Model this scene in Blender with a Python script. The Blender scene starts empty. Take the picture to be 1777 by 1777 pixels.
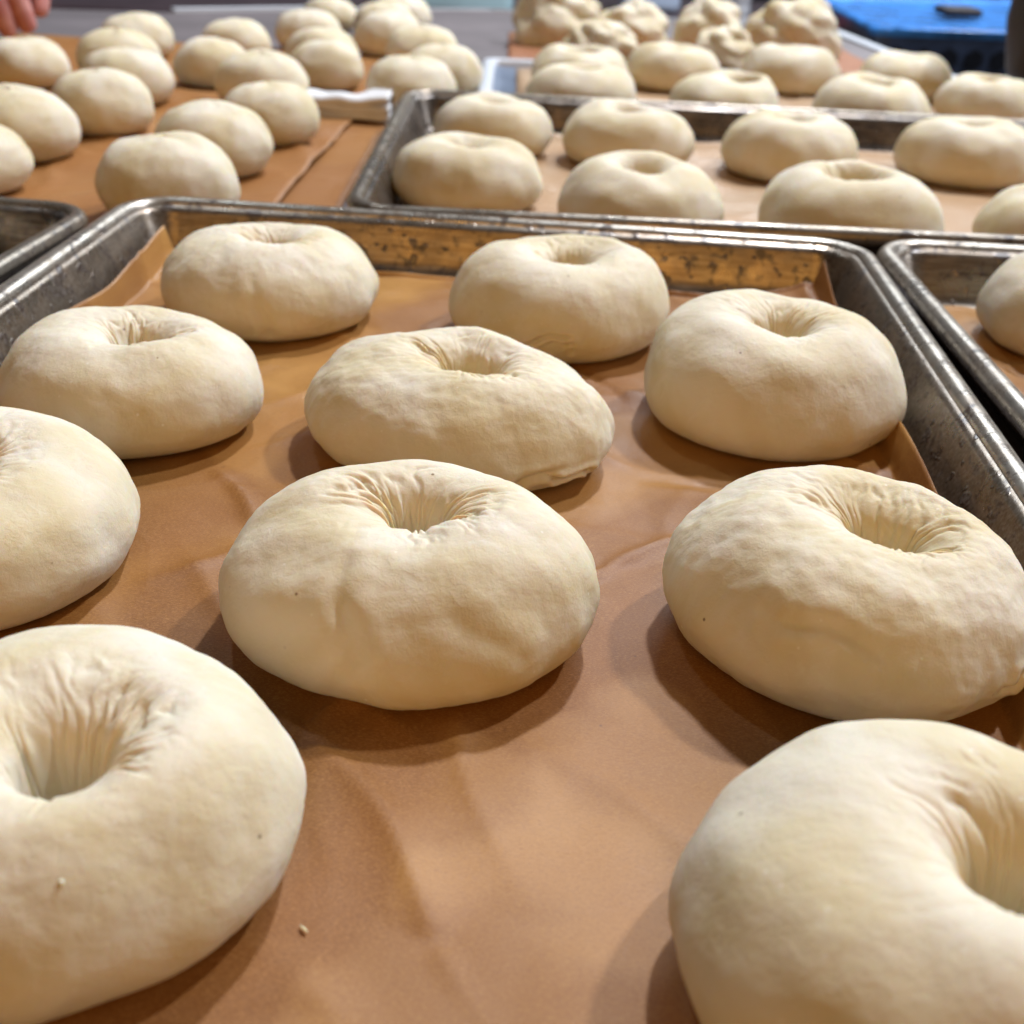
import bpy, bmesh, math, random
from mathutils import Vector, Matrix, noise
from mathutils.bvhtree import BVHTree

S = bpy.context.scene
COL = S.collection
rad = math.radians

# ------------------------------------------------------------------ camera
CAM_H, PITCH, ROLL = 0.16207, 0.49663, 0.05301
cd = bpy.data.cameras.new('camera'); cam = bpy.data.objects.new('camera', cd); COL.objects.link(cam)
cd.sensor_width = 36; cd.lens = 36 * 2050 / 1777
cd.clip_start = 0.005; cd.clip_end = 60
fw = Vector((0, math.cos(PITCH), -math.sin(PITCH))); up = Vector((0, math.sin(PITCH), math.cos(PITCH))); rt = Vector((1, 0, 0))
R_ = math.cos(ROLL) * rt + math.sin(ROLL) * up
U_ = -math.sin(ROLL) * rt + math.cos(ROLL) * up
cam.matrix_world = Matrix(((R_.x, U_.x, -fw.x, 0), (R_.y, U_.y, -fw.y, 0), (R_.z, U_.z, -fw.z, CAM_H), (0, 0, 0, 1)))
cd.dof.use_dof = True; cd.dof.focus_distance = 0.285; cd.dof.aperture_fstop = 18
S.camera = cam

# ------------------------------------------------------------------ light
w = bpy.data.worlds.new('World'); S.world = w; w.use_nodes = True
w.node_tree.nodes['Background'].inputs[0].default_value = (0.80, 0.87, 1.0, 1)
w.node_tree.nodes['Background'].inputs[1].default_value = 0.055

def area(name, loc, target, size, power, color, size_y=None, spread=180):
    l = bpy.data.lights.new(name, 'AREA'); o = bpy.data.objects.new(name, l); COL.objects.link(o)
    l.energy = power; l.color = color; l.size = size; l.spread = rad(spread)
    if size_y: l.shape = 'RECTANGLE'; l.size_y = size_y
    else: l.shape = 'DISK'
    o.location = loc
    o.rotation_euler = (Vector(target) - Vector(loc)).to_track_quat('-Z', 'Y').to_euler()
    return o
area('ceiling_lamp', (-0.87, 1.71, 2.32), (0, .5, 0), 0.16, 7, (.76, .88, 1.0))
area('ceiling_lamp', (0.60, 1.93, 2.32), (0, .5, 0), 0.16, 55, (.86, .91, 1.0))
area('ceiling_lamp', (1.60, 1.42, 2.32), (0, .5, 0), 0.16, 44, (.86, .91, 1.0))
area('warm_front_fill', (-0.10, -1.55, 1.05), (0, .4, 0), 1.3, 12, (1.0, .52, .13))  # added warm fill behind the camera, low and wide, for golden dough fronts
area('window_light', (1.2, 4.2, 2.5), (0, .4, 0), 2.0, 46, (.84, .92, 1.0), 1.1)
area('side_window_light', (2.4, .9, 1.1), (0, .4, 0), 1.0, 14, (.78, .87, 1.0), 0.9)
S.view_settings.view_transform = 'Standard'; S.view_settings.look = 'None'
S.view_settings.exposure = 0.45; S.view_settings.gamma = 1
S.cycles.max_bounces = 8

# ------------------------------------------------------------------ helpers
def tag(o, label=None, cat=None, group=None, kind=None):
    if label: o['label'] = label
    if cat: o['category'] = cat
    if group: o['group'] = group
    if kind: o['kind'] = kind
    return o
def mesh_obj(name, verts, faces, mat=None, parent=None, smooth=True):
    me = bpy.data.meshes.new(name); me.from_pydata(verts, [], faces); me.update()
    if smooth: me.polygons.foreach_set('use_smooth', [True] * len(me.polygons))
    if mat: me.materials.append(mat)
    o = bpy.data.objects.new(name, me); COL.objects.link(o)
    if parent: o.parent = parent
    return o
def bm_obj(name, bm, mat, parent=None, smooth=True):
    me = bpy.data.meshes.new(name); bm.to_mesh(me); bm.free()
    if smooth: me.polygons.foreach_set('use_smooth', [True] * len(me.polygons))
    me.materials.append(mat)
    o = bpy.data.objects.new(name, me); COL.objects.link(o)
    if parent: o.parent = parent
    return o
def empty(name, loc=(0, 0, 0), rz=0):
    o = bpy.data.objects.new(name, None); COL.objects.link(o); o.location = loc; o.rotation_euler = (0, 0, rz)
    o.empty_display_size = .02
    return o
def nz(x, y, z): return noise.noise((x, y, z))
def sstep(a, b, x):
    t = min(1, max(0, (x - a) / (b - a))); return t * t * (3 - 2 * t)
def catmull(pts, n):
    P = [pts[0]] + list(pts) + [pts[-1]]; out = []
    m = len(pts) - 1
    for i in range(n + 1):
        f = i / n * m; k = min(int(f), m - 1); t = f - k
        a, b, c, d = P[k], P[k + 1], P[k + 2], P[k + 3]
        out.append(tuple(.5 * (2 * b[j] + (c[j] - a[j]) * t + (2 * a[j] - 5 * b[j] + 4 * c[j] - d[j]) * t * t + (3 * b[j] - a[j] - 3 * c[j] + d[j]) * t ** 3) for j in (0, 1)))
    return out

# ------------------------------------------------------------------ materials
class NT:
    def __init__(s, name):
        s.m = bpy.data.materials.new(name); s.m.use_nodes = True; s.t = s.m.node_tree
        s.b = s.t.nodes['Principled BSDF']; s.out = s.t.nodes['Material Output']
        s.tc = s.t.nodes.new('ShaderNodeTexCoord'); s.co = s.tc.outputs['Object']
    def n(s, typ, **kw):
        nd = s.t.nodes.new(typ)
        for k, v in kw.items(): setattr(nd, k, v)
        return nd
    def l(s, a, b): s.t.links.new(a, b)
    def noise(s, scale, detail=4, rough=.55, dist=0, co=None):
        nd = s.n('ShaderNodeTexNoise'); nd.inputs['Scale'].default_value = scale; nd.inputs['Detail'].default_value = detail
        nd.inputs['Roughness'].default_value = rough; nd.inputs['Distortion'].default_value = dist
        s.l(co or s.co, nd.inputs['Vector']); return nd.outputs['Fac']
    def ramp(s, src, stops, ease=False):
        nd = s.n('ShaderNodeValToRGB'); cr = nd.color_ramp
        while len(cr.elements) < len(stops): cr.elements.new(.5)
        for e, (p, c) in zip(cr.elements, stops):
            e.position = p; e.color = (c, c, c, 1) if not isinstance(c, tuple) else (*c, 1)
        if ease: cr.interpolation = 'EASE'
        s.l(src, nd.inputs[0]); return nd.outputs[0]
    def mix(s, fac, a, b, blend='MIX'):
        nd = s.n('ShaderNodeMix', data_type='RGBA', blend_type=blend)
        for sock, v in ((nd.inputs[0], fac), (nd.inputs[6], a), (nd.inputs[7], b)):
            if isinstance(v, (int, float)): sock.default_value = v
            elif isinstance(v, tuple): sock.default_value = (*v, 1)
            else: s.l(v, sock)
        return nd.outputs[2]
    def math(s, op, a, b=0.0):
        nd = s.n('ShaderNodeMath', operation=op)
        for sock, v in ((nd.inputs[0], a), (nd.inputs[1], b)):
            if isinstance(v, (int, float)): sock.default_value = v
            else: s.l(v, sock)
        return nd.outputs[0]
    def bump(s, h, strength, dist, prev=None):
        nd = s.n('ShaderNodeBump'); nd.inputs['Strength'].default_value = strength; nd.inputs['Distance'].default_value = dist
        s.l(h, nd.inputs['Height'])
        if prev: s.l(prev, nd.inputs['Normal'])
        return nd.outputs[0]
    def set(s, **kw):
        for k, v in kw.items():
            sock = s.b.inputs[k]
            if isinstance(v, (int, float)): sock.default_value = v
            elif isinstance(v, tuple): sock.default_value = (*v, 1) if len(v) == 3 and sock.type == 'RGBA' else v
            else: s.l(v, sock)
        return s.m

def dough_mat():
    t = NT('raw_dough')
    oi = t.n('ShaderNodeObjectInfo')
    sh = t.n('ShaderNodeVectorMath', operation='SCALE'); t.l(oi.outputs['Location'], sh.inputs[0]); sh.inputs['Scale'].default_value = 7.3
    ad = t.n('ShaderNodeVectorMath', operation='ADD'); t.l(t.co, ad.inputs[0]); t.l(sh.outputs[0], ad.inputs[1])
    co = ad.outputs[0]
    big = t.ramp(t.noise(30, 3, .5, .8, co), [(.30, 0.0), (.70, 1.0)], True)
    c = t.mix(big, (.565, .472, .292), (.645, .578, .455))
    flour = t.ramp(t.noise(105, 7, .68, 1.0, co), [(.52, 0.0), (.78, .40)])
    c = t.mix(flour, c, (.70, .66, .58))
    grey = t.ramp(t.noise(75, 6, .7, .4, co), [(.60, 0.0), (.78, .16)])
    c = t.mix(grey, c, (.42, .37, .28))
    v = t.n('ShaderNodeTexVoronoi'); v.inputs['Scale'].default_value = 190; v.inputs['Randomness'].default_value = 1; t.l(co, v.inputs['Vector'])
    keep = t.ramp(v.outputs['Color'], [(.0, 0.0), (.80, 0.0), (.83, 1.0)])
    spot = t.math('MULTIPLY', t.ramp(v.outputs['Distance'], [(.055, .85), (.10, 0.0)]), keep)
    c = t.mix(spot, c, (.16, .10, .06))
    v2 = t.n('ShaderNodeTexVoronoi'); v2.inputs['Scale'].default_value = 330; t.l(co, v2.inputs['Vector'])
    k2 = t.ramp(v2.outputs['Color'], [(.0, 0.0), (.74, 0.0), (.80, 1.0)])
    sp2 = t.math('MULTIPLY', t.ramp(v2.outputs['Distance'], [(.05, .6), (.16, 0.0)]), k2)
    c = t.mix(sp2, c, (.76, .73, .67))
    b = t.bump(t.noise(120, 6, .62, .8, co), .15, .0014)
    b = t.bump(t.noise(620, 5, .7, .3, co), .45, .0005, b)
    rough = t.ramp(t.noise(90, 4, .6, 0, co), [(.35, .55), (.7, .72)])
    m = t.set(**{'Base Color': c, 'Roughness': rough, 'Specular IOR Level': .16, 'Subsurface Weight': .42, 'Subsurface Radius': (1.0, .42, .11), 'Subsurface Scale': .0025, 'Normal': b})
    return m

def paper_mat(name, base=(.19, .068, .008), light=(.42, .215, .062), rmin=.30):
    t = NT(name)
    # crumpled facets: pale patches paint reflected sheen into the colour, fairly sharp outlines
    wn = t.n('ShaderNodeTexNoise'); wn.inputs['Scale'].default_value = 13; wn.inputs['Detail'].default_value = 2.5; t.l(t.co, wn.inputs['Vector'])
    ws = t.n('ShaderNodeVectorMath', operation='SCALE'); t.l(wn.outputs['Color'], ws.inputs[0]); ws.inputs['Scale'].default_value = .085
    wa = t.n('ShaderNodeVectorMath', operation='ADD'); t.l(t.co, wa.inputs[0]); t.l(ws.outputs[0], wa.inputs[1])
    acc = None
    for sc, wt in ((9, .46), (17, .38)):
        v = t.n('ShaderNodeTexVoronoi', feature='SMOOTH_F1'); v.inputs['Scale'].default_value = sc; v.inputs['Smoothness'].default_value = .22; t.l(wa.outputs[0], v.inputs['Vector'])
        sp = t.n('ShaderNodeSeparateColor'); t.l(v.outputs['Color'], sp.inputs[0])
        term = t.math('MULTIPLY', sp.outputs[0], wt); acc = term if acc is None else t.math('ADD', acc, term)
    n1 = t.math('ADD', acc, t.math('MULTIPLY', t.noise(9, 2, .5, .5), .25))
    sheen_tone = t.ramp(n1, [(.36, 0.0), (.52, .35), (.58, .60), (.78, 1.0)])
    c = t.mix(sheen_tone, base, light)
    c = t.mix(t.ramp(t.noise(60, 4, .6, .3), [(.35, .0), (.7, .22)]), c, (.32, .13, .028))
    mp = t.n('ShaderNodeMapping'); mp.inputs['Scale'].default_value = (1, 4, 1); mp.inputs['Rotation'].default_value = (0, 0, .5); t.l(t.co, mp.inputs[0])
    f1 = t.noise(1000, 5, .8, .6, mp.outputs[0])
    mp2 = t.n('ShaderNodeMapping'); mp2.inputs['Scale'].default_value = (1.2, 4, 1); mp2.inputs['Rotation'].default_value = (0, 0, .3); t.l(t.co, mp2.inputs[0])
    f2 = t.noise(1100, 5, .8, .6, mp2.outputs[0])
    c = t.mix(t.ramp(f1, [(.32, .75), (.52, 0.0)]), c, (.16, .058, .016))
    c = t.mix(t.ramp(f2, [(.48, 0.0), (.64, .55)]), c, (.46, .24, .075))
    v = t.n('ShaderNodeTexVoronoi'); v.inputs['Scale'].default_value = 260; t.l(t.co, v.inputs['Vector'])
    k = t.ramp(v.outputs['Color'], [(.0, 0.0), (.84, 0.0), (.88, 1.0)])
    c = t.mix(t.math('MULTIPLY', t.ramp(v.outputs['Distance'], [(.06, .7), (.12, 0.0)]), k), c, (.10, .04, .015))
    b = t.bump(t.noise(45, 2, .5, .6), .16, .002)
    b = t.bump(f1, .35, .0003, b)
    rough = t.mix(sheen_tone, rmin + .14, rmin) if False else t.ramp(n1, [(.40, rmin + .18), (.70, rmin)])
    return t.set(**{'Base Color': c, 'Roughness': rough, 'Specular IOR Level': .30, 'Normal': b})

def pan_mat(name, base=(.42, .40, .37), stain=.55, spots=.0):
    t = NT(name)
    st = t.ramp(t.noise(38, 6, .65, 1.5), [(.50 - stain * .22, 0.0), (.72, 1.0)])
    c = t.mix(st, base, (.16, .11, .068))
    st2 = t.ramp(t.noise(130, 5, .62, .8), [(.55, 0.0), (.62, .95)])
    # baked-on dark drops of uneven size
    wob = t.n('ShaderNodeTexNoise'); wob.inputs['Scale'].default_value = 170; t.l(t.co, wob.inputs['Vector'])
    wv = t.n('ShaderNodeVectorMath', operation='SCALE'); t.l(wob.outputs['Color'], wv.inputs[0]); wv.inputs['Scale'].default_value = .008
    wa = t.n('ShaderNodeVectorMath', operation='ADD'); t.l(t.co, wa.inputs[0]); t.l(wv.outputs[0], wa.inputs[1])
    drops = None
    for sc, lo, hi, kp in ((110, .22, .32, .50), (200, .18, .30, .60)):
        v = t.n('ShaderNodeTexVoronoi'); v.inputs['Scale'].default_value = sc; t.l(wa.outputs[0], v.inputs['Vector'])
        k = t.ramp(v.outputs['Color'], [(.0, 0.0), (kp, 0.0), (kp + .05, 1.0)])
        d = t.math('MULTIPLY', t.ramp(v.outputs['Distance'], [(lo, 1.0), (hi, 0.0)]), k)
        drops = d if drops is None else t.math('MAXIMUM', drops, d)
    drops = t.math('MULTIPLY', drops, spots)
    dark = t.math('MAXIMUM', st2, drops)
    c = t.mix(dark, c, (.035, .018, .010))
    sc = t.n('ShaderNodeMapping'); sc.inputs['Scale'].default_value = (4, 60, 60); t.l(t.co, sc.inputs[0])
    scr = t.ramp(t.noise(14, 3, .6, 0, sc.outputs[0]), [(.4, 0.0), (.75, .22)])
    c = t.mix(scr, c, (.58, .55, .50))
    metal = t.ramp(t.math('MAXIMUM', dark, t.math('MULTIPLY', st, .55)), [(0.0, .82), (1.0, .15)])
    r = t.ramp(t.noise(60, 5, .6, .4), [(.3, .20), (.75, .46)])
    b = t.bump(t.noise(260, 5, .6), .18, .0006)
    b = t.bump(drops, .5, .0004, b)
    return t.set(**{'Base Color': c, 'Metallic': metal, 'Roughness': r, 'Normal': b})

def plain(name, col, rough=.5, metal=0.0, nscale=30, var=.25, bump=.1):
    t = NT(name)
    c = t.mix(t.ramp(t.noise(nscale, 5, .6, .5), [(.3, 0.0), (.7, 1.0)]), tuple(x * (1 - var) for x in col), tuple(min(1, x * (1 + var)) for x in col))
    b = t.bump(t.noise(nscale * 6, 4), bump, .001)
    return t.set(**{'Base Color': c, 'Roughness': rough, 'Metallic': metal, 'Normal': b})

M_dough = dough_mat()
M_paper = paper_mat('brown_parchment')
M_paper3 = paper_mat('sheen_pale_parchment', (.40, .26, .145), (.48, .37, .26), .28)  # paler copy of the paper: grazing sheen put into its base colour
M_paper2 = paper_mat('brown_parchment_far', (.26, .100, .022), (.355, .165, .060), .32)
M_pan = pan_mat('stained_pan_steel', (.125, .10, .072), .95, 1.0)
M_rim = pan_mat('worn_rim_steel', (.37, .33, .275), .25, .5)
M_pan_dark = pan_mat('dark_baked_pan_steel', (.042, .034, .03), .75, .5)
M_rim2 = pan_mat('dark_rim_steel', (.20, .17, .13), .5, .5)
M_table = plain('mauve_grey_steel', (.15, .125, .124), .55, .15, 9, .22)
M_floor = plain('dark_floor', (.05, .035, .03), .6, 0, 4)
M_white = plain('white_plastic', (.58, .60, .63), .35, 0, 20, .05)
M_liner = plain('blue_grey_plastic', (.22, .27, .36), .4, 0, 20, .1)
M_cupboard = plain('dark_brown_cupboard', (.055, .03, .028), .5, 0, 12)
M_tub = plain('navy_plastic', (.03, .045, .085), .35, 0, 40, .3)
M_tubtop = plain('bright_blue_plastic', (.05, .24, .66), .22, 0, 26, .5)
M_red = plain('red_plastic', (.30, .02, .05), .4, 0, 40)
M_pot = plain('dark_brown_glaze', (.014, .006, .004), .6, 0, 20)
M_cloth = plain('white_cotton', (.64, .63, .62), .85, 0, 60, .06, .4)

# ------------------------------------------------------------------ large structure
def poly_slab(name, pts, z0, z1, mat):
    n = len(pts)
    v = [(x, y, z1) for x, y in pts] + [(x, y, z0) for x, y in pts]
    f = [tuple(range(n)), tuple(range(2 * n - 1, n - 1, -1))] + [(i, i + n, (i + 1) % n + n, (i + 1) % n) for i in range(n)]
    return mesh_obj(name, v, f, mat, smooth=False)
tbl = poly_slab('table_top', [(-1.2, -.5), (1.0, -.5), (1.0, .93), (.452, .96), (.41, 1.2), (.388, 1.43), (.366, 1.651), (-.06, 1.67), (-.24, 1.585), (-.42, 1.465), (-1.2, 1.30)], -.04, 0, M_table)
tag(tbl, 'mauve grey worktop the trays and papers lie on', kind='structure')
# pale metal edge strip along the far edge and the right end of the table
def strip(name, a, b, wdt, h, mat):
    a, b = Vector((*a, 0)), Vector((*b, 0)); d = (b - a).normalized(); n = Vector((-d.y, d.x, 0)) * wdt
    v = []
    for p in (a, b):
        for q in (p, p + n): v += [(q.x, q.y, -.045), (q.x, q.y, h)]
    f = [(0, 1, 3, 2), (4, 6, 7, 5), (0, 4, 5, 1), (2, 3, 7, 6), (1, 5, 7, 3), (0, 2, 6, 4)]
    return mesh_obj(name, v, f, mat, tbl, smooth=False)
strip('edge_strip', (-.42, 1.466), (-.24, 1.586), .014, .004, M_white)
strip('edge_strip', (-.239, 1.5865), (-.061, 1.6705), .010, .002, M_white)
strip('edge_strip', (-.06, 1.671), (.366, 1.652), .008, .002, M_white)
strip('edge_strip', (.367, 1.651), (.411, 1.2), .016, .003, M_white)
fl = mesh_obj('floor', [(-15, -8, -.92), (15, -8, -.92), (15, 25, -.92), (-15, 25, -.92)], [(0, 1, 2, 3)], M_floor)
tag(fl, 'dark floor beyond the worktop', kind='structure')

# ------------------------------------------------------------------ trays
def rrect(hx, hy, r, n=8):
    out = []
    for cx, cy, a0 in ((hx - r, hy - r, 0), (-hx + r, hy - r, 90), (-hx + r, -hy + r, 180), (hx - r, -hy + r, 270)):
        for i in range(n + 1):
            a = rad(a0 + 90 * i / n); out.append((cx + r * math.cos(a), cy + r * math.sin(a)))
    return out
def loft(loops, cap0=True, cap1=True):
    v, f = [], []; n = len(loops[0])
    for lp in loops: v += lp
    for k in range(len(loops) - 1):
        for i in range(n):
            j = (i + 1) % n
            f.append((k * n + i, k * n + j, (k + 1) * n + j, (k + 1) * n + i))
    if cap0: f.append(tuple(reversed(range(n))))
    if cap1: f.append(tuple(range((len(loops) - 1) * n, len(loops) * n)))
    return v, f
def sheet_pan(label, corner, yaw, wx, wy, mats, which='BL', z=0.0):
    """corner = bead-centre corner of the pan; wx, wy between bead centres"""
    ux, uy = Vector((math.cos(yaw), math.sin(yaw), 0)), Vector((-math.sin(yaw), math.cos(yaw), 0))
    sx = 1 if which[1] == 'L' else -1; sy = 1 if which[0] == 'F' else -1
    c = Vector((*corner, z)) + ux * sx * wx / 2 + uy * sy * wy / 2
    root = empty('sheet_pan', c, yaw)
    tag(root, label, 'tray', 'half size metal sheet pans on the worktop')
    hx, hy = wx / 2, wy / 2
    def lp(off, z, wob=0):
        r = max(.004, .021 - off); return [(x, y, z) for x, y in rrect(hx - off, hy - off, r)]
    prof = [(.0042, .0245), (.0062, .0215), (.0115, .0085), (.0135, .0042), (.0165, .0019), (.021, .0012)]
    inner = [lp(o, zz) for o, zz in prof]
    outer = [lp(o - .0009, zz - .0007) for o, zz in prof]
    v, f = loft(list(reversed(outer)) + inner)
    # body
    for i, p in enumerate(v): pass
    mesh_obj('pan_body', v, f, mats[0], root)
    rb = .0041
    loops = []
    K = 12
    for k in range(K + 1):
        a = 2 * math.pi * k / K
        off = -rb * math.cos(a); zz = .0228 + rb * math.sin(a)
        loops.append([(x + .0, y, zz + .00035 * nz(x * 30, y * 30, 3)) for x, y in rrect(hx - off, hy - off, .021 - off, 10)])
    v, f = loft(loops, False, False)
    mesh_obj('rim_bead', v, f, mats[1], root)
    return root
T1 = sheet_pan('stained sheet pan in front holding the largest dough rings', (-.1755, .5297), -.0427, .322, .449, (M_pan, M_rim), 'BL')
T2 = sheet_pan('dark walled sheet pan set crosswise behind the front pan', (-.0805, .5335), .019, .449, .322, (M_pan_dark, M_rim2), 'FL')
T3 = sheet_pan('sheet pan cut by the right edge, its rim against the front pan', (.1556, .5225), -.004, .322, .449, (M_pan, M_rim), 'BL')
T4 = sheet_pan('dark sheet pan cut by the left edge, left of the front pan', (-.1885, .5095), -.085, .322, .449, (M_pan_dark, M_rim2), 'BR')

# ------------------------------------------------------------------ parchment sheets
def crease_field(seed, hx, hy, n):
    rnd = random.Random(seed); out = []
    for _ in range(n):
        out.append((rnd.uniform(-hx, hx), rnd.uniform(-hy, hy), rnd.uniform(0, math.pi), rnd.uniform(.02, .09), rnd.uniform(-1, 1) * .0026, rnd.uniform(.0018, .0045)))
    return out
def parchment(label, center, yaw, hx, hy, mat, seed, pan=None, nx=150, ny=200, z0=.0022, amp=1.0, lift=None):
    cr = crease_field(seed, hx, hy, 110)
    v = []
    for j in range(ny + 1):
        for i in range(nx + 1):
            x = -hx + 2 * hx * i / nx; y = -hy + 2 * hy * j / ny
            h = .0009 * (nz(x * 22, y * 22, seed) + .5 * nz(x * 50, y * 50, seed + 7))
            # long soft buckles between the pieces
            h += .0011 * max(0, nz(x * 34 + .6 * y * 20, y * 13, seed + 3)) ** 1.2
            for cx, cy, a, L, d, wd in cr:
                dx, dy = x - cx, y - cy
                u = dx * math.cos(a) + dy * math.sin(a)
                if abs(u) > L: continue
                t = -dx * math.sin(a) + dy * math.cos(a) + .004 * math.sin(u * 60 + cx * 90)
                if abs(t) > wd * 4: continue
                h += d * (1 - (u / L) ** 2) * (math.exp(-abs(t) / wd) if d > 0 else math.exp(-(t / wd) ** 2) * .6)
            h += .0016 * max(0, 1 - abs(nz(x * 15 + y * 6, y * 12, seed + 5)) * 3.5) ** 2 * sstep(-.1, .4, nz(x * 9, y * 9, seed + 9))
            h = max(h, -.0002) * amp
            z = z0 + .0006 + h
            px, py = x, y
            if pan:
                fx, fy = pan            # half size of the flat floor: beyond it the sheet climbs the wall
                ex = abs(x) - fx; ey = abs(y) - fy
                e = max(ex, ey)
                if e > 0:
                    rise = e * .93 - .0010 * math.sin(y * 70 + x * 50)
                    z += max(0, rise) * sstep(0, .006, e)
                    if ex > 0: px = math.copysign(fx + ex * .34, x)
                    if ey > 0: py = math.copysign(fy + ey * .34, y)
            if lift:
                for lx, ly, r, hh in lift:
                    d = math.hypot(x - lx, y - ly)
                    if d < r: z += hh * sstep(0, 1, 1 - d / r)
            v.append((px, py, z))
    f = [(j * (nx + 1) + i, j * (nx + 1) + i + 1, (j + 1) * (nx + 1) + i + 1, (j + 1) * (nx + 1) + i) for j in range(ny) for i in range(nx)]
    o = mesh_obj('parchment_sheet', v, f, mat)
    o.location = center; o.rotation_euler = (0, 0, yaw)
    so = o.modifiers.new('thickness', 'SOLIDIFY'); so.thickness = .00015; so.offset = 1
    return tag(o, label, 'baking paper', 'brown parchment sheets under the dough')
c1 = T1.location
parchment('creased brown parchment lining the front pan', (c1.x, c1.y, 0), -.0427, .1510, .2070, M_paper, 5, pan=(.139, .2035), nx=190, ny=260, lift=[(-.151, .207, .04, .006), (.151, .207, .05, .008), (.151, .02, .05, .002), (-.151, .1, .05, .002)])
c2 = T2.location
parchment('parchment coloured pale for its grazing sheen, lining the crosswise dark pan', (c2.x, c2.y, 0), .019, .2055, .142, M_paper3, 11, pan=(.2035, .139), nx=110, ny=90)
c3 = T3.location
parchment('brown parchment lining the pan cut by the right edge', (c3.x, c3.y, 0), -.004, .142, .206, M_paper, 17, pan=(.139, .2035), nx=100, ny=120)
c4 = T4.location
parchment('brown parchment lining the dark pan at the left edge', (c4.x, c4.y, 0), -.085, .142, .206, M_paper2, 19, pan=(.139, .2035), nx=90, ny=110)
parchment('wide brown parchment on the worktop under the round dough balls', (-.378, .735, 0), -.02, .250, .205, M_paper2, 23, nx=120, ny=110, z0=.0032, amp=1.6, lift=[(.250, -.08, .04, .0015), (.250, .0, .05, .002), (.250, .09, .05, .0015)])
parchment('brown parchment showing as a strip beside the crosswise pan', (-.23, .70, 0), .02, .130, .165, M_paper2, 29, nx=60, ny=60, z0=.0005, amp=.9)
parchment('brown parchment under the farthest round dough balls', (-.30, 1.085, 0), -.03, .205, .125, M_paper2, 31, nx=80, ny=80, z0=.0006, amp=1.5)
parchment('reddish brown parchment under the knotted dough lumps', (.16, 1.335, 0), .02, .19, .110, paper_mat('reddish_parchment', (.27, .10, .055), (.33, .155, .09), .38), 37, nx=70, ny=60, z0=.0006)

# shallow white tray behind the crosswise pan
wt = empty('shallow_tray', (.183, 1.034, .0), .022)
tag(wt, 'shallow white tray with blue grey base behind the crosswise pan', 'tray')
def lpz(hx, hy, r, z): return [(x, y, z) for x, y in rrect(hx, hy, r)]
HX, HY = .2285, .151
v, f = loft([lpz(HX, HY, .012, .0006), lpz(HX, HY, .012, .006), lpz(HX - .001, HY - .001, .011, .007), lpz(HX - .009, HY - .009, .006, .007), lpz(HX - .010, HY - .010, .006, .0062), lpz(HX - .0105, HY - .0105, .006, .0015)], True, False)
mesh_obj('rim', v, f, M_white, wt)
v, f = loft([lpz(HX - .0105, HY - .0105, .006, .0007), lpz(HX - .0105, HY - .0105, .006, .0015)])
mesh_obj('base', v, f, M_liner, wt)
parchment('parchment coloured pale for its grazing sheen, on the shallow white tray', (.190, 1.029, 0), .022, .205, .130, M_paper3, 41, nx=70, ny=60, z0=.0020)

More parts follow.
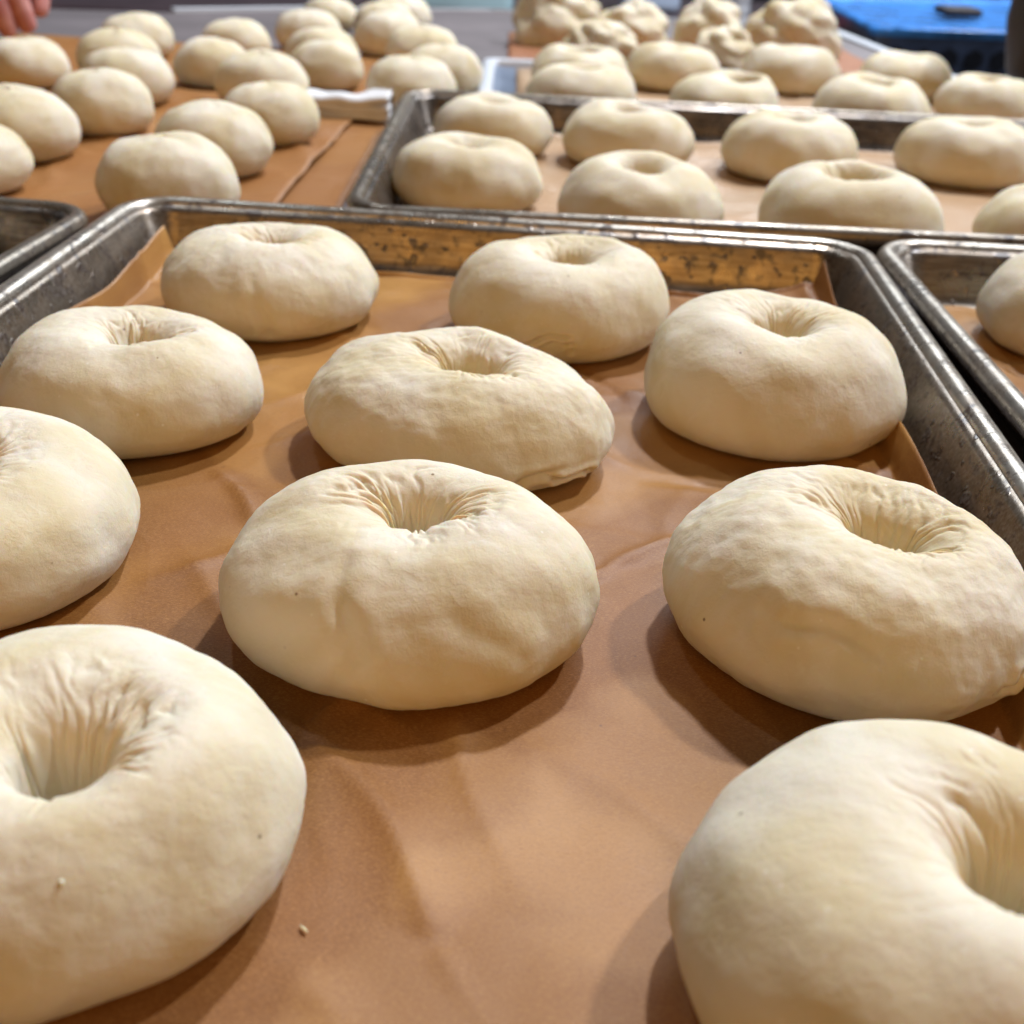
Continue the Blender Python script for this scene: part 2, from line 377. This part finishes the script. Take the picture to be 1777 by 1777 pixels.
# ------------------------------------------------------------------ dough
RING = [(0, 0), (.42, 0), (.63, .003), (.80, .03), (.915, .105), (.98, .23), (1.0, .355), (.98, .49), (.925, .65), (.835, .80), (.715, .91), (.58, .98), (.45, 1.0), (.345, .96), (.262, .84), (.208, .67), (.172, .48), (.148, .28), (.128, .10), (.08, .02), (0, .015)]
BALL = [(0, 0), (.48, 0), (.72, .02), (.88, .11), (.975, .25), (1.0, .38), (.97, .54), (.87, .72), (.70, .87), (.45, .965), (.22, .995), (0, 1.0)]
def dough_mesh(name, a, H, ratio, seed, prof, ntheta, ns, wr=1.0, hole=1.0, hoff=(0, 0), hdepth=1.0, rough=1.0, creases=(), hasp=1.0, squash=(1.0, 0.0)):
    base = catmull(prof, ns)
    ring = prof is RING
    # profile normals
    nor = []
    for k in range(len(base)):
        p, q = base[max(0, k - 1)], base[min(len(base) - 1, k + 1)]
        dr, dz = (q[0] - p[0]), (q[1] - p[1]) * (H / a)
        L = math.hypot(dr, dz) or 1
        nor.append((dz / L, -dr / L))
    v, f = [], []
    sd = seed * 13.37
    for k, (r, z) in enumerate(base):
        for i in range(ntheta):
            t = 2 * math.pi * i / ntheta; ct, st = math.cos(t), math.sin(t)
            rr, zz = r, z
            inner = sstep(.46, .22, r) if ring and k > len(base) * .4 else 0
            if inner:
                rr = r * (1 + (hole - 1) * inner); 
                if zz < .9: zz = .9 - (.9 - zz) * hdepth
            x, y = rr * ct, rr * st
            if inner: x *= 1 + (hasp - 1) * inner
            if ring:
                wgt = sstep(1.0, .2, r) if k > len(base) * .3 else 0
                x += hoff[0] * wgt; y += hoff[1] * wgt
            P = (x * 1.0, y * 1.0, zz * H / a)
            # uneven outline and uneven height
            lump = .064 * nz(P[0] * 1.1 + sd, P[1] * 1.1, P[2] * .7 + sd) + .030 * nz(P[0] * 2.7 + sd, P[1] * 3, P[2] * 3)
            lump +=   .0050 * rough * nz(P[0] * 9 + sd, P[1] * 9, P[2] * 7) + .0022 * rough * nz(P[0] * 22, P[1] * 22 + sd, P[2] * 18)
            d = lump
            if ring and k > len(base) * .4:
                wf = sstep(.60, .32, r) * sstep(.11, .23, r) * wr
                if wf > 0:
                    tw = t + .42 * nz(ct * 2 + sd, st * 2, r * 3) + .22 * nz(x * 7 + sd, y * 7, 1.3) + .05 * nz(x * 22, y * 22 + sd, 2.3)
                    g = nz(math.cos(tw) * 4.4 + sd, math.sin(tw) * 4.4, r * 3.0) ; g2 = nz(math.cos(tw) * 8.0, math.sin(tw) * 8.0 + sd, r * 9.0)
                    fold = (1 - abs(g) * 2.4) * .62 + (1 - abs(g2) * 2.4) * .38
                    mask = .35 + .65 * sstep(-.25, .35, nz(ct * .9 + sd, st * .9, 4.2))
                    brk = .35 + .65 * sstep(-.3, .3, nz(x * 6 + sd, y * 6, 7.7))
                    d -= wf * mask * brk * .040 * max(0, fold) ** 1.4
            for (t0, s0, t1, s1, dep, wd) in creases:
                # groove along a line in (angle, profile fraction)
                s = k / (len(base) - 1)
                ax, ay = (math.atan2(math.sin(t - t0), math.cos(t - t0))), (s - s0) * 4
                bx, by = (math.atan2(math.sin(t1 - t0), math.cos(t1 - t0))), (s1 - s0) * 4
                q = max(0, min(1, (ax * bx + ay * by) / (bx * bx + by * by)))
                e = math.hypot(ax - q * bx, ay - q * by + .05 * math.sin(q * 7))
                g = math.exp(-(e / wd) ** 2); lip = math.exp(-((e - 2.2 * wd) / (1.5 * wd)) ** 2)
                d += (-dep * g + .4 * dep * lip) * min(1, 4 * min(q + .1, 1.1 - q))
            flat = sstep(.0, .18, z) if k < len(base) * .4 else 1
            x += nor[k][0] * ct * d * (.35 + .65 * flat); y += nor[k][0] * st * d * (.35 + .65 * flat)
            zz = zz * H / a + nor[k][1] * d * flat
            zz *= 1 + .05 * nz(ct * .8 + sd * 2, st * .8, 9.1) + squash[1] * x
            v.append((x * a, y * a * ratio, max(0, zz) * a))
    n = ntheta
    for k in range(len(base) - 1):
        for i in range(n):
            j = (i + 1) % n
            f.append((k * n + i, k * n + j, (k + 1) * n + j, (k + 1) * n + i))
    me = bpy.data.meshes.new(name); me.from_pydata(v, [], f)
    bm = bmesh.new(); bm.from_mesh(me); bmesh.ops.remove_doubles(bm, verts=bm.verts, dist=1e-7)
    bmesh.ops.recalc_face_normals(bm, faces=bm.faces); bm.to_mesh(me); bm.free()
    me.polygons.foreach_set('use_smooth', [True] * len(me.polygons)); me.materials.append(M_dough)
    return me
def dough(name, label, cat, group, X, Y, a, H, ratio=1, rot=0, seed=1, prof=RING, res=(96, 60), z=.0032, **kw):
    o = bpy.data.objects.new(name, dough_mesh(name, a, H, ratio, seed, prof, res[0], res[1], **kw)); COL.objects.link(o)
    o.location = (X, Y, z); o.rotation_euler = (0, 0, rad(rot))
    return tag(o, label, cat, group)
HI = (300, 170)
GF = 'raw dough rings on the front pan'
TB = rad(-90)
dough('raw_bagel', 'raw bagel at the back left of the front pan, by its rounded corner', 'bagel', GF, -.0992, .4465, .0420, .0322, .97, 0, 3, res=HI, hoff=(.04, .00), wr=.8, hole=.64, creases=[(rad(-88), .45, rad(-78), .2, .02, .05)], rough=1.3)
dough('raw_bagel', 'raw bagel with a smile shaped crack in its side, against the back wall', 'bagel', GF, .0131, .4415, .0426, .0343, 1, 0, 4, res=HI, hoff=(.08, .02), wr=.7, hole=.62, creases=[(rad(-112), .275, rad(-86), .33, .055, .026), (rad(-86), .32, rad(-82), .25, .035, .03)])
dough('raw_bagel', 'smooth raw bagel nearest the back right corner of the front pan', 'bagel', GF, .0835, .3665, .0430, .0368, .95, -25, 5, res=HI, hoff=(.02, .02), wr=.8, hole=.66, rough=.8)
dough('raw_bagel', 'raw bagel at the left, behind the one cut at mid left edge', 'bagel', GF, -.1222, .3430, .0415, .0310, .95, -20, 6, res=HI, hoff=(.08, .02), wr=1.0, hole=.74)
dough('raw_bagel', 'oblong lumpy raw bagel with a pinched seam at its right end', 'bagel', GF, -.0180, .3330, .0482, .0300, .78, -14, 7, res=HI, hoff=(.05, .04), wr=1.2, hole=.70, rough=1.6, creases=[(rad(-42), .27, rad(-16), .23, .055, .035), (rad(-70), .2, rad(-40), .3, .04, .05)])
dough('raw_bagel', 'raw bagel cut at the middle of the left edge', 'bagel', GF, -.1335, .2505, .0408, .0318, 1, 10, 8, res=HI, hoff=(-.02, -.02), wr=1.3, hole=.74)
dough('raw_bagel', 'raw bagel with deeply puckered hole in the middle of the front pan', 'bagel', GF, -.0233, .2328, .0445, .0328, .82, -2, 9, res=HI, hoff=(.03, .10), wr=1.4, hole=.72, creases=[(rad(-112), .52, rad(-96), .32, .022, .06), (rad(-70), .44, rad(-50), .30, .014, .07)], rough=1.0)
dough('raw_bagel', 'raw bagel with slanted slit like hole and bumpy left side', 'bagel', GF, .0788, .2362, .0428, .0352, .90, -38, 10, res=HI, hoff=(.10, .14), wr=1.0, hole=.58, hasp=1.6, rough=1.9, creases=[(rad(-8), .27, rad(4), .30, .06, .05), (rad(-100), .42, rad(-60), .40, .02, .06)])
dough('raw_bagel', 'raw bagel with wide open hole cut by the lower left corner', 'bagel', GF, -.0752, .1545, .0412, .0325, .98, 0, 21, res=HI, hoff=(.09, -.16), wr=1.5, hole=.82, hdepth=1.0, rough=1.0)
dough('raw_bagel', 'smooth raw bagel cut by the lower right corner', 'bagel', GF, .0700, .1320, .0422, .0380, 1, -20, 12, res=HI, hoff=(.20, -.06), wr=.9, hole=.95, hdepth=1.0, rough=.6)
LO = (110, 64)
G2 = 'raw dough rings on the crosswise pan'
for lab, X, Y, a, H, ra, ro, kw in [
    ('raw bagel in the left front corner of the crosswise pan, hole barely seen', -.0334, .6395, .0402, .0335, .95, 5, dict(hole=.7, hdepth=.5)),
    ('second raw bagel from left in the front row of the crosswise pan', .0558, .5985, .0418, .0351, 1, 0, dict(hole=.9)),
    ('third raw bagel from left in the front row of the crosswise pan', .1597, .5900, .0452, .0380, .95, -8, dict(hole=1.1, wr=.9)),
    ('raw bagel of the crosswise pan cut by the right edge of the photo', .2659, .5860, .0420, .0353, 1, 0, dict()),
    ('raw bagel nearest the dark back left corner of the crosswise pan', -.0254, .7780, .0385, .0325, .95, 0, dict(hole=.6, hdepth=.6)),
    ('second raw bagel from left in the back row of the crosswise pan', .0601, .7660, .0418, .0345, .95, 0, dict(hole=.9)),
    ('third raw bagel from left in the back row of the crosswise pan', .1602, .7557, .0422, .0350, .95, 5, dict(hole=.85)),
    ('rightmost raw bagel in the back row of the crosswise pan', .2734, .7690, .0431, .0360, .95, -10, dict(hole=.7, hdepth=.6))]:
    dough('raw_bagel', lab, 'bagel', G2, X, Y, a, H, ra, ro, 30 + int(abs(X) * 1000), res=LO, **{**dict(wr=.5), **kw})
G3 = 'raw dough rings on the shallow white tray'
for lab, X, Y, a, H, kw in [
    ('raw bagel at back left of the white tray, half hidden by another', .0363, 1.0290, .0408, .0342, {}),
    ('raw bagel at front left of the white tray, its hole showing', .0353, .9256, .0417, .0350, dict(hole=.95)),
    ('raw bagel second from left in the back row of the white tray', .1186, 1.0801, .0408, .0342, dict(hole=.6, hdepth=.5)),
    ('raw bagel with dark dimple behind the middle of the dark pan wall', .1417, .9190, .0408, .0338, dict(hoff=(.3, -.1))),
    ('raw bagel third from left in the back row of the white tray', .2222, 1.1000, .0425, .0360, dict(hole=.6, hdepth=.5)),
    ('flat wide raw bagel with round hole behind the dark pan wall at right', .2515, .9240, .0432, .0362, dict(hole=.95)),
    ('raw bagel against the dark blue tub', .3234, 1.1013, .0407, .0340, dict(hole=.6, hdepth=.5)),
    ('raw bagel on the white tray cut by the right edge of the photo', .3601, .9929, .0397, .0331, {})]:
    dough('raw_bagel', lab, 'bagel', G3, X, Y, a, H, 1, X * 300, 60 + int(X * 1000), res=(80, 50), z=.0036, **{**dict(wr=.4), **kw})
dough('raw_bagel', 'raw bagel in the pan cut by the right edge', 'bagel', None, .2240, .4590, .0395, .0335, 1, 0, 90, res=LO, wr=.5)
dough('raw_bagel', 'raw bagel slice showing in the dark pan at the left edge', 'bagel', None, -.2635, .4740, .0405, .0350, 1, 0, 91, res=LO, wr=.5)

GB = 'round dough balls on the worktop papers'
balls = [
 (-.3777, .9202, .0310, .0330, 'round dough ball below the hand, cut by the left edge'),
 (-.3320, .9917, .0330, .0363, 'round dough ball behind a shaded gap, second row from the hand'),
 (-.3532, 1.1069, .0327, .0354, 'farthest round dough ball in the left cluster by the hand'),
 (-.2883, .8749, .0328, .0359, 'round dough ball at the right of the left cluster, above the plump front one'),
 (-.2723, .7718, .0318, .0362, 'plump round dough ball in the middle of the left cluster'),
 (-.2927, .6896, .0332, .0369, 'round dough ball touching the left edge, second from the dark pan'),
 (-.2889, .6123, .0320, .0330, 'round dough ball cut by the left edge just behind the dark pan'),
 (-.1764, .5787, .0348, .0389, 'large round dough ball resting right behind the front pan rim'),
 (-.1783, .6762, .0328, .0376, 'round dough ball directly behind the large one at the front pan rim'),
 (-.1649, .7676, .0318, .0350, 'round dough ball left of the white folded cloth'),
 (-.1951, .8866, .0342, .0375, 'round dough ball with a small dimple behind the one beside the cloth'),
 (-.2545, .9821, .0312, .0345, 'round dough ball in the second cluster, left of the dimpled one'),
 (-.2678, 1.1182, .0315, .0339, 'round dough ball alone in front of the bare grey worktop'),
 (-.1672, .9980, .0312, .0354, 'round dough ball standing just behind the white folded cloth'),
 (-.2185, 1.2074, .0330, .0362, 'round dough ball left of the far group, beside bare worktop'),
 (-.1835, 1.0727, .0330, .0363, 'round dough ball mostly hidden behind the one above the cloth'),
 (-.2247, 1.3682, .0310, .0325, 'farthest round dough ball cut by the top edge'),
 (-.1415, 1.2017, .0338, .0383, 'round dough ball in the far group with a dark shaded foot'),
 (-.1598, 1.3203, .0330, .0363, 'round dough ball peeping over the one with shaded foot'),
 (-.1480, 1.3850, .0330, .0363, 'round dough ball at the far right top, rearmost of its row'),
 (-.1023, 1.1240, .0330, .0363, 'round dough ball right of the far group, third from the dark pan corner'),
 (-.0741, 1.0017, .0330, .0363, 'round dough ball second behind the dark pan corner'),
 (-.0901, .9024, .0332, .0366, 'round dough ball right behind the corner of the crosswise dark pan')]
for i, (X, Y, a, H, lab) in enumerate(balls):
    big = Y < .8
    dough('dough_ball', lab, 'dough ball', GB, X, Y, a, H, .97, i * 47, 120 + i, prof=BALL, res=(110, 60) if big else (64, 36), z=.0045 if Y < .93 else .0018, rough=1.4)

# knotted rough dough lumps at the far end
def lump(label, X, Y, rx, ry, H, seed):
    bm = bmesh.new(); bmesh.ops.create_icosphere(bm, subdivisions=5, radius=1)
    for vv in bm.verts:
        p = vv.co.copy(); z = p.z
        d = .22 * nz(p.x * 1.3 + seed, p.y * 1.3, p.z * 1.3) + .10 * nz(p.x * 2.6, p.y * 2.6 + seed, p.z * 2.6)
        # ropes twisted round each other
        a = math.atan2(p.y, p.x); s = math.sin(a * 2 + p.z * 4.5 + seed + 1.5 * nz(p.x + seed, p.y, p.z)); 
        d += .13 * (abs(s) ** .8 - .6) + .03 * nz(p.x * 6, p.y * 6 + seed, p.z * 6) + .012 * nz(p.x * 13 + seed, p.y * 13, p.z * 13)
        vv.co = p * (1 + d)
        vv.co = Vector((vv.co.x * rx, vv.co.y * ry, max(-.45, vv.co.z)))
        vv.co.z = (vv.co.z + .45) / 1.45 * H
    o = bm_obj('dough_lump', bm, M_dough); o.location = (X, Y, .0018)
    return tag(o, label, 'dough lump', 'rough twisted dough lumps on the reddish paper')
lump('twisted dough lump at the left end, its shaded side towards the bare worktop', .018, 1.345, .046, .036, .060, 1.0)
lump('low dough lump in front of the left twisted lump', .062, 1.262, .037, .030, .036, 2.3)
lump('domed dough lump behind the low one, second from left at back', .103, 1.360, .038, .034, .045, 3.1)
lump('peaked dough lump in the middle, beside a glint', .182, 1.360, .034, .036, .052, 4.4)
lump('small knobbly dough lump in front of the peaked one', .186, 1.260, .032, .030, .034, 5.2)
lump('tall layered dough lump at the right end by the blue tub', .276, 1.355, .049, .038, .056, 6.7)

# ------------------------------------------------------------------ odd things of the background
def soft_box(name, sx, sy, sz, r, mat, parent=None, seg=3):
    bm = bmesh.new(); bmesh.ops.create_cube(bm, size=1)
    for vv in bm.verts: vv.co = Vector((vv.co.x * sx, vv.co.y * sy, (vv.co.z + .5) * sz))
    bmesh.ops.bevel(bm, geom=list(bm.edges), offset=r, segments=seg, affect='EDGES', profile=.5)
    return bm_obj(name, bm, mat, parent)
# folded cloth
v = []; nx, ny = 40, 20
cl = []
for layer in range(3):
    bm = bmesh.new(); bmesh.ops.create_grid(bm, x_segments=30, y_segments=12, size=.5)
    for vv in bm.verts:
        x, y = vv.co.x * .062, vv.co.y * .030
        vv.co = Vector((x, y, .005 + .0046 * layer + .0025 * nz(x * 60, y * 50, layer) + (.004 if layer == 2 else .001) * sstep(0, .03, x) - .0035 * sstep(.011, .015, abs(y))))
    cl.append(bm)
tow = empty('folded_cloth', (-.131, .872, .004), -.08)
tag(tow, 'white folded cloth between the dough balls and the dark pan corner', 'cloth')
for bm in cl:
    o = bm_obj('fold', bm, M_cloth, tow); m = o.modifiers.new('thickness', 'SOLIDIFY'); m.thickness = .0046

# navy tub with bright blue lid at the right
tub = empty('lidded_tub', (.62, 1.62, -.11), 0)
tag(tub, 'dark navy tub with honeycomb sides and bright blue lid at upper right', 'tub')
P = [(.428, 1.62), (.92, 1.68), (.95, 2.25), (.436, 2.10)]
def inset_poly(P, r, n=6):
    out = []; m = len(P)
    for i in range(m):
        p = Vector(P[i]); a = (Vector(P[i - 1]) - p).normalized(); b = (Vector(P[(i + 1) % m]) - p).normalized()
        for k in range(n + 1):
            t = k / n; q = p + a * r * (1 - t) ** 2 + b * r * t ** 2
            out.append((q.x - .62, q.y - 1.62))
    return out
def pl(r, z, s=1): return [(x * s, y * s, z) for x, y in inset_poly(P, r)]
vv_, ff_ = loft([pl(.03, -.20, 1.0), pl(.03, .1095, 1.0)], True, True)
mesh_obj('tub_body', vv_, ff_, M_tub, tub, smooth=False)
vv_, ff_ = loft([pl(.03, .1095, 1.0), pl(.03, .116, 1.0), pl(.03, .120, .985), pl(.03, .120, .94), pl(.03, .116, .93)], True, True)
mesh_obj('lid', vv_, ff_, M_tubtop, tub)
bm = bmesh.new()
def hexes(a, b, n, rows, z0, dz, r):
    a, b = Vector(a), Vector(b); d = (b - a).normalized(); nrm = Vector((d.y, -d.x))
    for j in range(rows):
        for i in range(n):
            t = (i + .5 + .5 * (j % 2)) / (n + .5); p = a.lerp(b, t); z = z0 - dz * j
            ring0, ring1 = [], []
            for k in range(6):
                an = rad(60 * k + 30)
                for rr, out, lst in ((r, -.006, ring0), (r * .75, .0035, ring1)):
                    q = p + d * rr * math.cos(an) + nrm * out
                    lst.append(bm.verts.new((q.x - .62, q.y - 1.62, z + rr * math.sin(an))))
            for k in range(6): bm.faces.new((ring0[k], ring0[(k + 1) % 6], ring1[(k + 1) % 6], ring1[k]))
            bm.faces.new(ring1)
hexes((.445, 1.624), (.91, 1.681), 13, 6, .085, .031, .0175)
hexes((.4355, 2.08), (.4285, 1.64), 12, 6, .085, .031, .0175)
bmesh.ops.recalc_face_normals(bm, faces=bm.faces)
o = bm_obj('honeycomb_relief', bm, plain('navy_sheen_plastic', (.008, .010, .016), .3, 0, 40), tub, smooth=False)
tag(o, kind='stuff')
bm = bmesh.new(); bmesh.ops.create_cube(bm, size=1)
for q in bm.verts: q.co = Vector((q.co.x * .012, q.co.y * .09, q.co.z * .035))
bmesh.ops.bevel(bm, geom=list(bm.edges), offset=.004, segments=2, affect='EDGES')
o = bm_obj('handle', bm, M_red, tub); o.location = (-.1955, .25, .085); o.rotation_euler = (0, 0, 0)
o['label'] = 'red handle on the left side'
b = soft_box('dark_bottle_cap', .055, .055, .012, .005, M_pot); b.location = (.595, 1.83, .0105)
tag(b, 'dark cap lying on the bright blue lid', 'cap')

# dark pot at the right edge
def lathe(name, prof, mat, parent, n=40):
    loops = [[(r * math.cos(2 * math.pi * i / n), r * math.sin(2 * math.pi * i / n), z) for i in range(n)] for r, z in prof]
    v, f = loft(loops, True, True); return mesh_obj(name, v, f, mat, parent)
pot = empty('brown_pot', (.475, 1.09, .0)); tag(pot, 'dark brown rounded pot cut by the upper right edge', 'pot')
lathe('pot_body', [(.03, -.30), (.03, -.02), (.045, .0), (.066, .03), (.074, .07), (.072, .12), (.064, .16)], M_pot, pot)
lathe('pot_rim', [(.062, .160), (.068, .163), (.068, .170), (.060, .172), (.054, .165)], M_pot, pot)

# back counter and its containers
bc = empty('back_counter', (0, 3.15, -.92)); tag(bc, 'dark brown counter standing behind the worktop', 'counter')
b = soft_box('cabinet', 5.0, .9, .76, .01, M_cupboard, bc)
b = soft_box('counter_slab', 5.1, .96, .03, .006, plain('dark_plum_stone', (.07, .045, .05), .4, 0, 10), bc); b.location = (0, 0, .7605)
def cont(label, x, y, sx, sy, sz, mat):
    r = empty('food_container', (x, y, -.1285)); tag(r, label, 'container')
    soft_box('container_body', sx, sy, sz, .018, mat, r)
    b = soft_box('container_lid', sx + .012, sy + .012, .014, .005, M_white, r); b.location = (0, 0, sz)
    return r
M_pale = plain('pale_blue_plastic', (.55, .68, .86), .25, 0, 20, .06)
M_cyan = plain('pale_cyan_plastic', (.50, .74, .80), .25, 0, 20, .06)
cont('pale cyan container on the back counter, left of the dough lumps', -.17, 2.98, .22, .16, .14, M_cyan)
cont('pale blue container on the back counter, right of the domed lump', .275, 3.22, .145, .14, .12, M_pale)
cont('pale cyan container on the back counter beside the blue tub', .74, 3.0, .16, .12, .14, M_cyan)
jar = empty('ribbed_jar', (.455, 2.93, -.129)); tag(jar, 'small pale ribbed jar on the back counter above the peaked lump', 'jar')
lathe('jar_body', [(.022, 0), (.026, .004), (.026, .02), (.024, .024), (.026, .028), (.026, .044), (.024, .048), (.026, .052), (.026, .09), (.02, .1)], M_white, jar)
lathe('jar_lid', [(.022, .1005), (.0225, .115), (.02, .118)], M_cyan, jar)

# ------------------------------------------------------------------ hand at the upper left
def skin_mat():
    t = NT('reddish_skin')
    c = t.mix(t.ramp(t.noise(60, 5, .6, .5), [(.35, 0.0), (.65, 1.0)]), (.42, .14, .12), (.60, .30, .26))
    return t.set(**{'Base Color': c, 'Roughness': .5, 'Subsurface Weight': .2, 'Subsurface Radius': (1, .35, .2), 'Subsurface Scale': .004, 'Normal': t.bump(t.noise(220, 4), .3, .001)})
def skin_chain(verts, edges, radii, root):
    me = bpy.data.meshes.new('hand'); me.from_pydata(verts, edges, [])
    o = bpy.data.objects.new('hand', me); COL.objects.link(o)
    m = o.modifiers.new('skin', 'SKIN'); m.use_smooth_shade = True
    for i, r in enumerate(radii):
        sv = me.skin_vertices[0].data[i]; sv.radius = (r, r); sv.use_root = (i == root)
    s = o.modifiers.new('sub', 'SUBSURF'); s.levels = 2; s.render_levels = 2
    return o
hv = [(-.16, .10, .32), (-.10, .06, .22), (-.055, .03, .145), (-.03, .012, .105)]   # forearm, wrist, palm
he = [(0, 1), (1, 2), (2, 3)]; hr = [.036, .030, .027, .026]
for k, (dx, dy, L, tipz) in enumerate(((.024, -.012, .046, .012), (.010, -.020, .054, .008), (-.006, -.024, .050, .010), (-.021, -.022, .040, .022))):
    i0 = len(hv)
    hv += [(-.03 + dx * .75, .012 + dy * .5, .088), (-.022 + dx * 1.0, .0 + dy * 1.1, .060), (-.016 + dx * 1.0, .004 + dy * 1.25, .034), (-.012 + dx * .95, .010 + dy * 1.2, tipz + .004)]
    he += [(3, i0), (i0, i0 + 1), (i0 + 1, i0 + 2), (i0 + 2, i0 + 3)]; hr += [.0120, .0110, .0100, .0082]
i0 = len(hv)
hv += [(-.022, .032, .105), (.004, .034, .075), (.012, .026, .046), (.012, .016, .026)]; he += [(3, i0), (i0, i0 + 1), (i0 + 1, i0 + 2), (i0 + 2, i0 + 3)]; hr += [.014, .0125, .0105, .008]
hand = skin_chain(hv, he, hr, 2); hand.name = 'person'
hand.data.materials.append(skin_mat())
hand.location = (-.455, 1.105, .002)
tag(hand, 'bare reddish hand reaching down to the paper at the upper left', 'person')

# ------------------------------------------------------------------ crumbs
def crumb(label, loc, s, seed):
    bm = bmesh.new(); bmesh.ops.create_icosphere(bm, subdivisions=2, radius=1)
    for q in bm.verts:
        d = 1 + .5 * nz(q.co.x * 1.5 + seed, q.co.y * 1.5, q.co.z * 1.5)
        q.co = Vector((q.co.x * s[0] * d, q.co.y * s[1] * d, (q.co.z * d * .8 + .6) * s[2]))
    o = bm_obj('dough_crumb', bm, M_dough); o.location = loc; o.rotation_euler = (0, 0, seed)
    return tag(o, label, 'crumb')
def drop(bagel, x, y):
    mw = bagel.matrix_basis; inv = Matrix.LocRotScale(bagel.location, bagel.rotation_euler, None).inverted()
    bm = bmesh.new(); bm.from_mesh(bagel.data); bv = BVHTree.FromBMesh(bm); bm.free()
    p = inv @ Vector((x, y, .2)); hit = bv.ray_cast(p, Vector((0, 0, -1)))[0]
    return hit.z + bagel.location.z if hit else .003
crumb('tiny dough shred on the parchment beside the lower left bagel', (-.0314, .1412, .0032), (.0011, .0003, .0003), 2.4)
near = [o for o in COL.objects if o.get('label', '').endswith('cut by the lower left corner')][0]
crumb('tiny pale dough crumb sticking to the front of the lower left bagel', (-.0625, .1235, drop(near, -.0625, .1235)), (.0004, .0006, .0004), 0.7)
